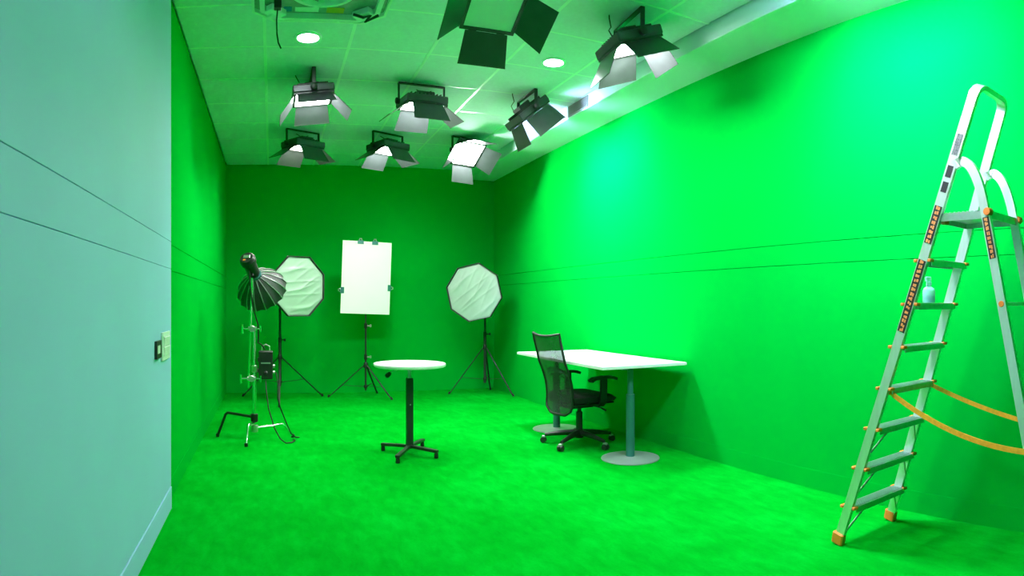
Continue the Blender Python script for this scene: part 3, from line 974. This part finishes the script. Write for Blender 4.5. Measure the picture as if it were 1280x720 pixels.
# hoop over the top
hp = [fl(TOPZ - 0.03)]
a, c_ = fl(2.11), frr(2.11)
wv = (c_ - a)
rr = 0.055
hp += arc(a + Vector((rr, 0, 0)) - up * 0.0, rr, PI, PI / 2, 6, Vector((1, 0, 0)), up)
hp += arc(c_ - Vector((rr, 0, 0)), rr, PI / 2, 0, 6, Vector((1, 0, 0)), up)
hp += [frr(TOPZ - 0.03)]
MB().sweep(hp, 0.047, 0.021, dep).build('hand_rail', M['alu'], ld)

# treads
for k in range(1, 8):
    z = 0.2 * k
    pl, pr_ = fl(z) + Vector((0.004, 0, 0)), frr(z) - Vector((0.004, 0, 0))
    b = MB()
    c0 = (pl + pr_) / 2
    L = (pr_ - pl).length
    b.box(c0, (L, 0.082, 0.005))
    for q in (-1, 1):
        b.box(c0 + Vector((0, q * 0.039, -0.012)), (L, 0.005, 0.028), bev=0.001)
    for q in range(7):
        b.box(c0 + Vector((0, -0.03 + q * 0.01, 0.0035)), (L, 0.004, 0.003))
    td = b.build('tread', M['tread'], ld)
    for s, p in ((-1, pl), (1, pr_)):
        for q in (-1, 1):
            MB().box(p + Vector((s * 0.004, q * 0.037, -0.002)), (0.034, 0.018, 0.015), bev=0.003).build('end_cap', M['orange'], td)
    if k in (1, 2, 3):
        for s, p, f in ((-1, pl, fl), (1, pr_, frr)):
            MB().tube([p + Vector((-s * 0.08, -0.03, -0.02)), f(z - 0.12) + Vector((-s * 0.006, -0.025, 0))], 0.005, 6).build('brace', M['steel'], td)

# platform
PZ = 1.60
pa = fl(PZ)
pb = rl(PZ)
y0, y1 = pb.y - 0.015, pa.y + 0.02
xa, xb = -0.195, 0.112
pf = MB().box(((xa + xb) / 2, (y0 + y1) / 2, PZ), (xb - xa, y1 - y0, 0.012), bev=0.002)
for q in range(12):
    pf.box(((xa + xb) / 2, y0 + 0.02 + q * (y1 - y0 - 0.04) / 11, PZ + 0.0075), (xb - xa, 0.008, 0.004))
for x in (xa, xb):
    pf.box((x, (y0 + y1) / 2, PZ - 0.012), (0.006, y1 - y0, 0.034))
for y in (y0, y1):
    pf.box(((xa + xb) / 2, y, PZ - 0.012), (xb - xa, 0.006, 0.034))
pfo = pf.build('platform', M['tread'], ld)
for x, y in ((xa - 0.004, y0), (xb + 0.004, y0)):
    MB().lathe([(0.016, -0.02), (0.018, -0.012), (0.018, 0.012), (0.014, 0.02)], 14, Matrix.Translation((x, y, PZ - 0.002)) @ Matrix.Rotation(PI / 2, 4, 'Y')).build('pivot_cap', M['orange'], pfo, True)
MB().box((xa + 0.03, y1 - 0.04, PZ - 0.03), (0.04, 0.03, 0.02), bev=0.003).build('end_cap', M['orange'], pfo)

# rear frame: legs bend over at the top and join the front stiles as knee rails
for s, f, g_ in ((-1, fl, rl), (1, frr, rr_)):
    zt = 1.73
    p_leg = g_(1.60)
    top = f(1.815)
    x0 = g_(1.6).x
    pts = [g_(0.03), g_(0.8), g_(1.45)]
    a0, a1, a2, a3 = g_(1.62), g_(1.80), Vector(((top.x + x0) / 2, top.y * 0.5 + g_(1.8).y * 0.5, 1.86)), top + Vector((0, -0.015, 0.0))
    for i in range(13):
        u = i / 12
        pts.append(a0 * (1 - u) ** 3 + a1 * 3 * u * (1 - u) ** 2 + a2 * 3 * u * u * (1 - u) + a3 * u ** 3)
    b = MB().sweep(pts, 0.040, 0.022, Vector((0, 1, 0)))
    lo = b.build('rear_leg', M['alu'], ld)
    cp = MB().box(g_(0.03), (0.034, 0.056, 0.058), bev=0.006)
    cp.build('foot_cap', M['orange'], lo)
for z in (0.5, 1.2):
    MB().box((rl(z) + rr_(z)) / 2, (rr_(z).x - rl(z).x, 0.022, 0.016), bev=0.002).build('rear_brace', M['alu'], ld)
    for p in (rl(z), rr_(z)):
        MB().lathe([(0.012, -0.014), (0.015, -0.008), (0.015, 0.008), (0.012, 0.014)], 14, Matrix.Translation(p) @ Matrix.Rotation(PI / 2, 4, 'Y')).build('rivet', M['orange'], ld, True)

# safety straps between the frames
for s, f, g_, zb, wd, sag in ((-1, fl, rl, 0.58, 0.024, 0.05), (1, frr, rr_, 0.62, 0.022, 0.02)):
    p0 = f(0.785) + Vector((-s * 0.012, -0.02, 0.0))
    p1 = g_(zb) + Vector((s * 0.014, 0.0, 0))
    pts = []
    for i in range(15):
        u = i / 14
        p = p0.lerp(p1, u)
        p.z -= sag * 4 * u * (1 - u)
        pts.append(p)
    MB().sweep(pts, wd, 0.003, Vector((0, 0.25, 1))).build('safety_strap', M['strap'], ld)


# stickers on the left stile, printed marks only
def sticker(z0, z1, f, side, w_=0.040, plain=None, n=0):
    lo = MB().sweep([f(z0) + side, f(z1) + side], w_, 0.0012, dep if f in (fl, frr) else Vector((0, 1, 0)))
    so = lo.build('sticker', M[plain or 'label_black'], ld)
    if n:
        d_ = side.normalized() * 0.0012
        b = MB()
        across = dep if f in (fl, frr) else Vector((0, 1, -0.2)).normalized()
        for k in range(n):
            z = z0 + (z1 - z0) * (k + 0.5) / n
            dz = (z1 - z0) / n
            for q in range(2):
                o_ = across * (w_ * (0.14 if q else -0.14) * random.uniform(0.8, 1.2))
                L = dz * random.uniform(0.45, 0.8)
                zz = z + random.uniform(-0.1, 0.1) * dz
                b.sweep([f(zz - L / 2) + side + d_ + o_, f(zz + L / 2) + side + d_ + o_], w_ * random.uniform(0.18, 0.28), 0.0006, across)
        b.build('print', M['ink'], so)['kind'] = 'stuff'
    return so


SL = Vector((-0.0114, 0, 0))
sticker(1.07, 1.40, fl, SL, n=16)
sticker(1.475, 1.64, fl, SL, n=8)
sticker(1.70, 1.745, fl, SL, w_=0.030, plain='label_black')
sticker(1.765, 1.815, fl, SL, w_=0.030, plain='label_black')
sticker(1.86, 1.95, fl, SL, w_=0.030, plain='label_grey')
sticker(1.395, 1.575, rl, Vector((-0.0122, 0, 0)), w_=0.030, n=9)

# ---- spray bottle on a tread
bt_z = 1.2 + 0.0058
pb_ = Vector((2.66, 2.083 + SY * 1.2, bt_z))
bt = thing('spray_bottle', 'small clear spray bottle standing on a ladder tread', 'bottle', pb_)
MB().lathe([(0.028, 0.0), (0.031, 0.004), (0.031, 0.058), (0.026, 0.070), (0.012, 0.079), (0.012, 0.088)], 20).build('body', M['clear'], bt, True)
MB().lathe([(0.026, 0.004), (0.028, 0.006), (0.028, 0.036), (0.026, 0.037)], 20).build('liquid', M['liquid'], bt, True)
MB().lathe([(0.014, 0.084), (0.014, 0.100), (0.009, 0.103)], 16).build('collar', M['clear'], bt, True)
MB().box((-0.007, 0, 0.114), (0.040, 0.015, 0.024), bev=0.003).build('spray_head', M['clear'], bt)
MB().box((-0.017, 0, 0.095), (0.005, 0.009, 0.028), bev=0.001).build('trigger', M['clear'], bt)

# ================================================================== ON THE PALE BLUE WALL
sw = thing('switch_plate', 'white multi-gang switch plate at the edge of the pale blue wall', 'light switch', (XTEAL, 3.535, 0.97))
MB().box((0.005, 0, 0), (0.010, 0.25, 0.155), bev=0.003).build('cover', M['switch'], sw)
MB().box((0.0105, 0, 0), (0.002, 0.20, 0.115)).build('inset', M['edge'], sw)
rk = MB().box((0.013, 0, 0), (0.005, 0.043, 0.048), Matrix.Rotation(R(4), 3, 'Y'), bev=0.0015).mesh('rocker', M['switch'])
for i in range(4):
    for j in range(2):
        o = link('rocker', rk, sw)
        o.location = (0, -0.072 + i * 0.048, -0.027 + j * 0.054)
cr = thing('wall_controller', 'small black framed wall control beside the white switch plate', 'wall control', (XTEAL, 3.29, 0.965))
MB().ring([(-0.07, -0.045), (0.07, -0.045), (0.07, 0.045), (-0.07, 0.045)], [(-0.045, -0.022), (0.045, -0.022), (0.045, 0.022), (-0.045, 0.022)], 0.013,
          Matrix.Rotation(PI / 2, 4, 'Z') @ Matrix.Rotation(PI / 2, 4, 'X')).build('frame', M['black'], cr)
MB().box((0.006, 0, 0), (0.010, 0.088, 0.042), bev=0.001).build('screen', M['switch'], cr)
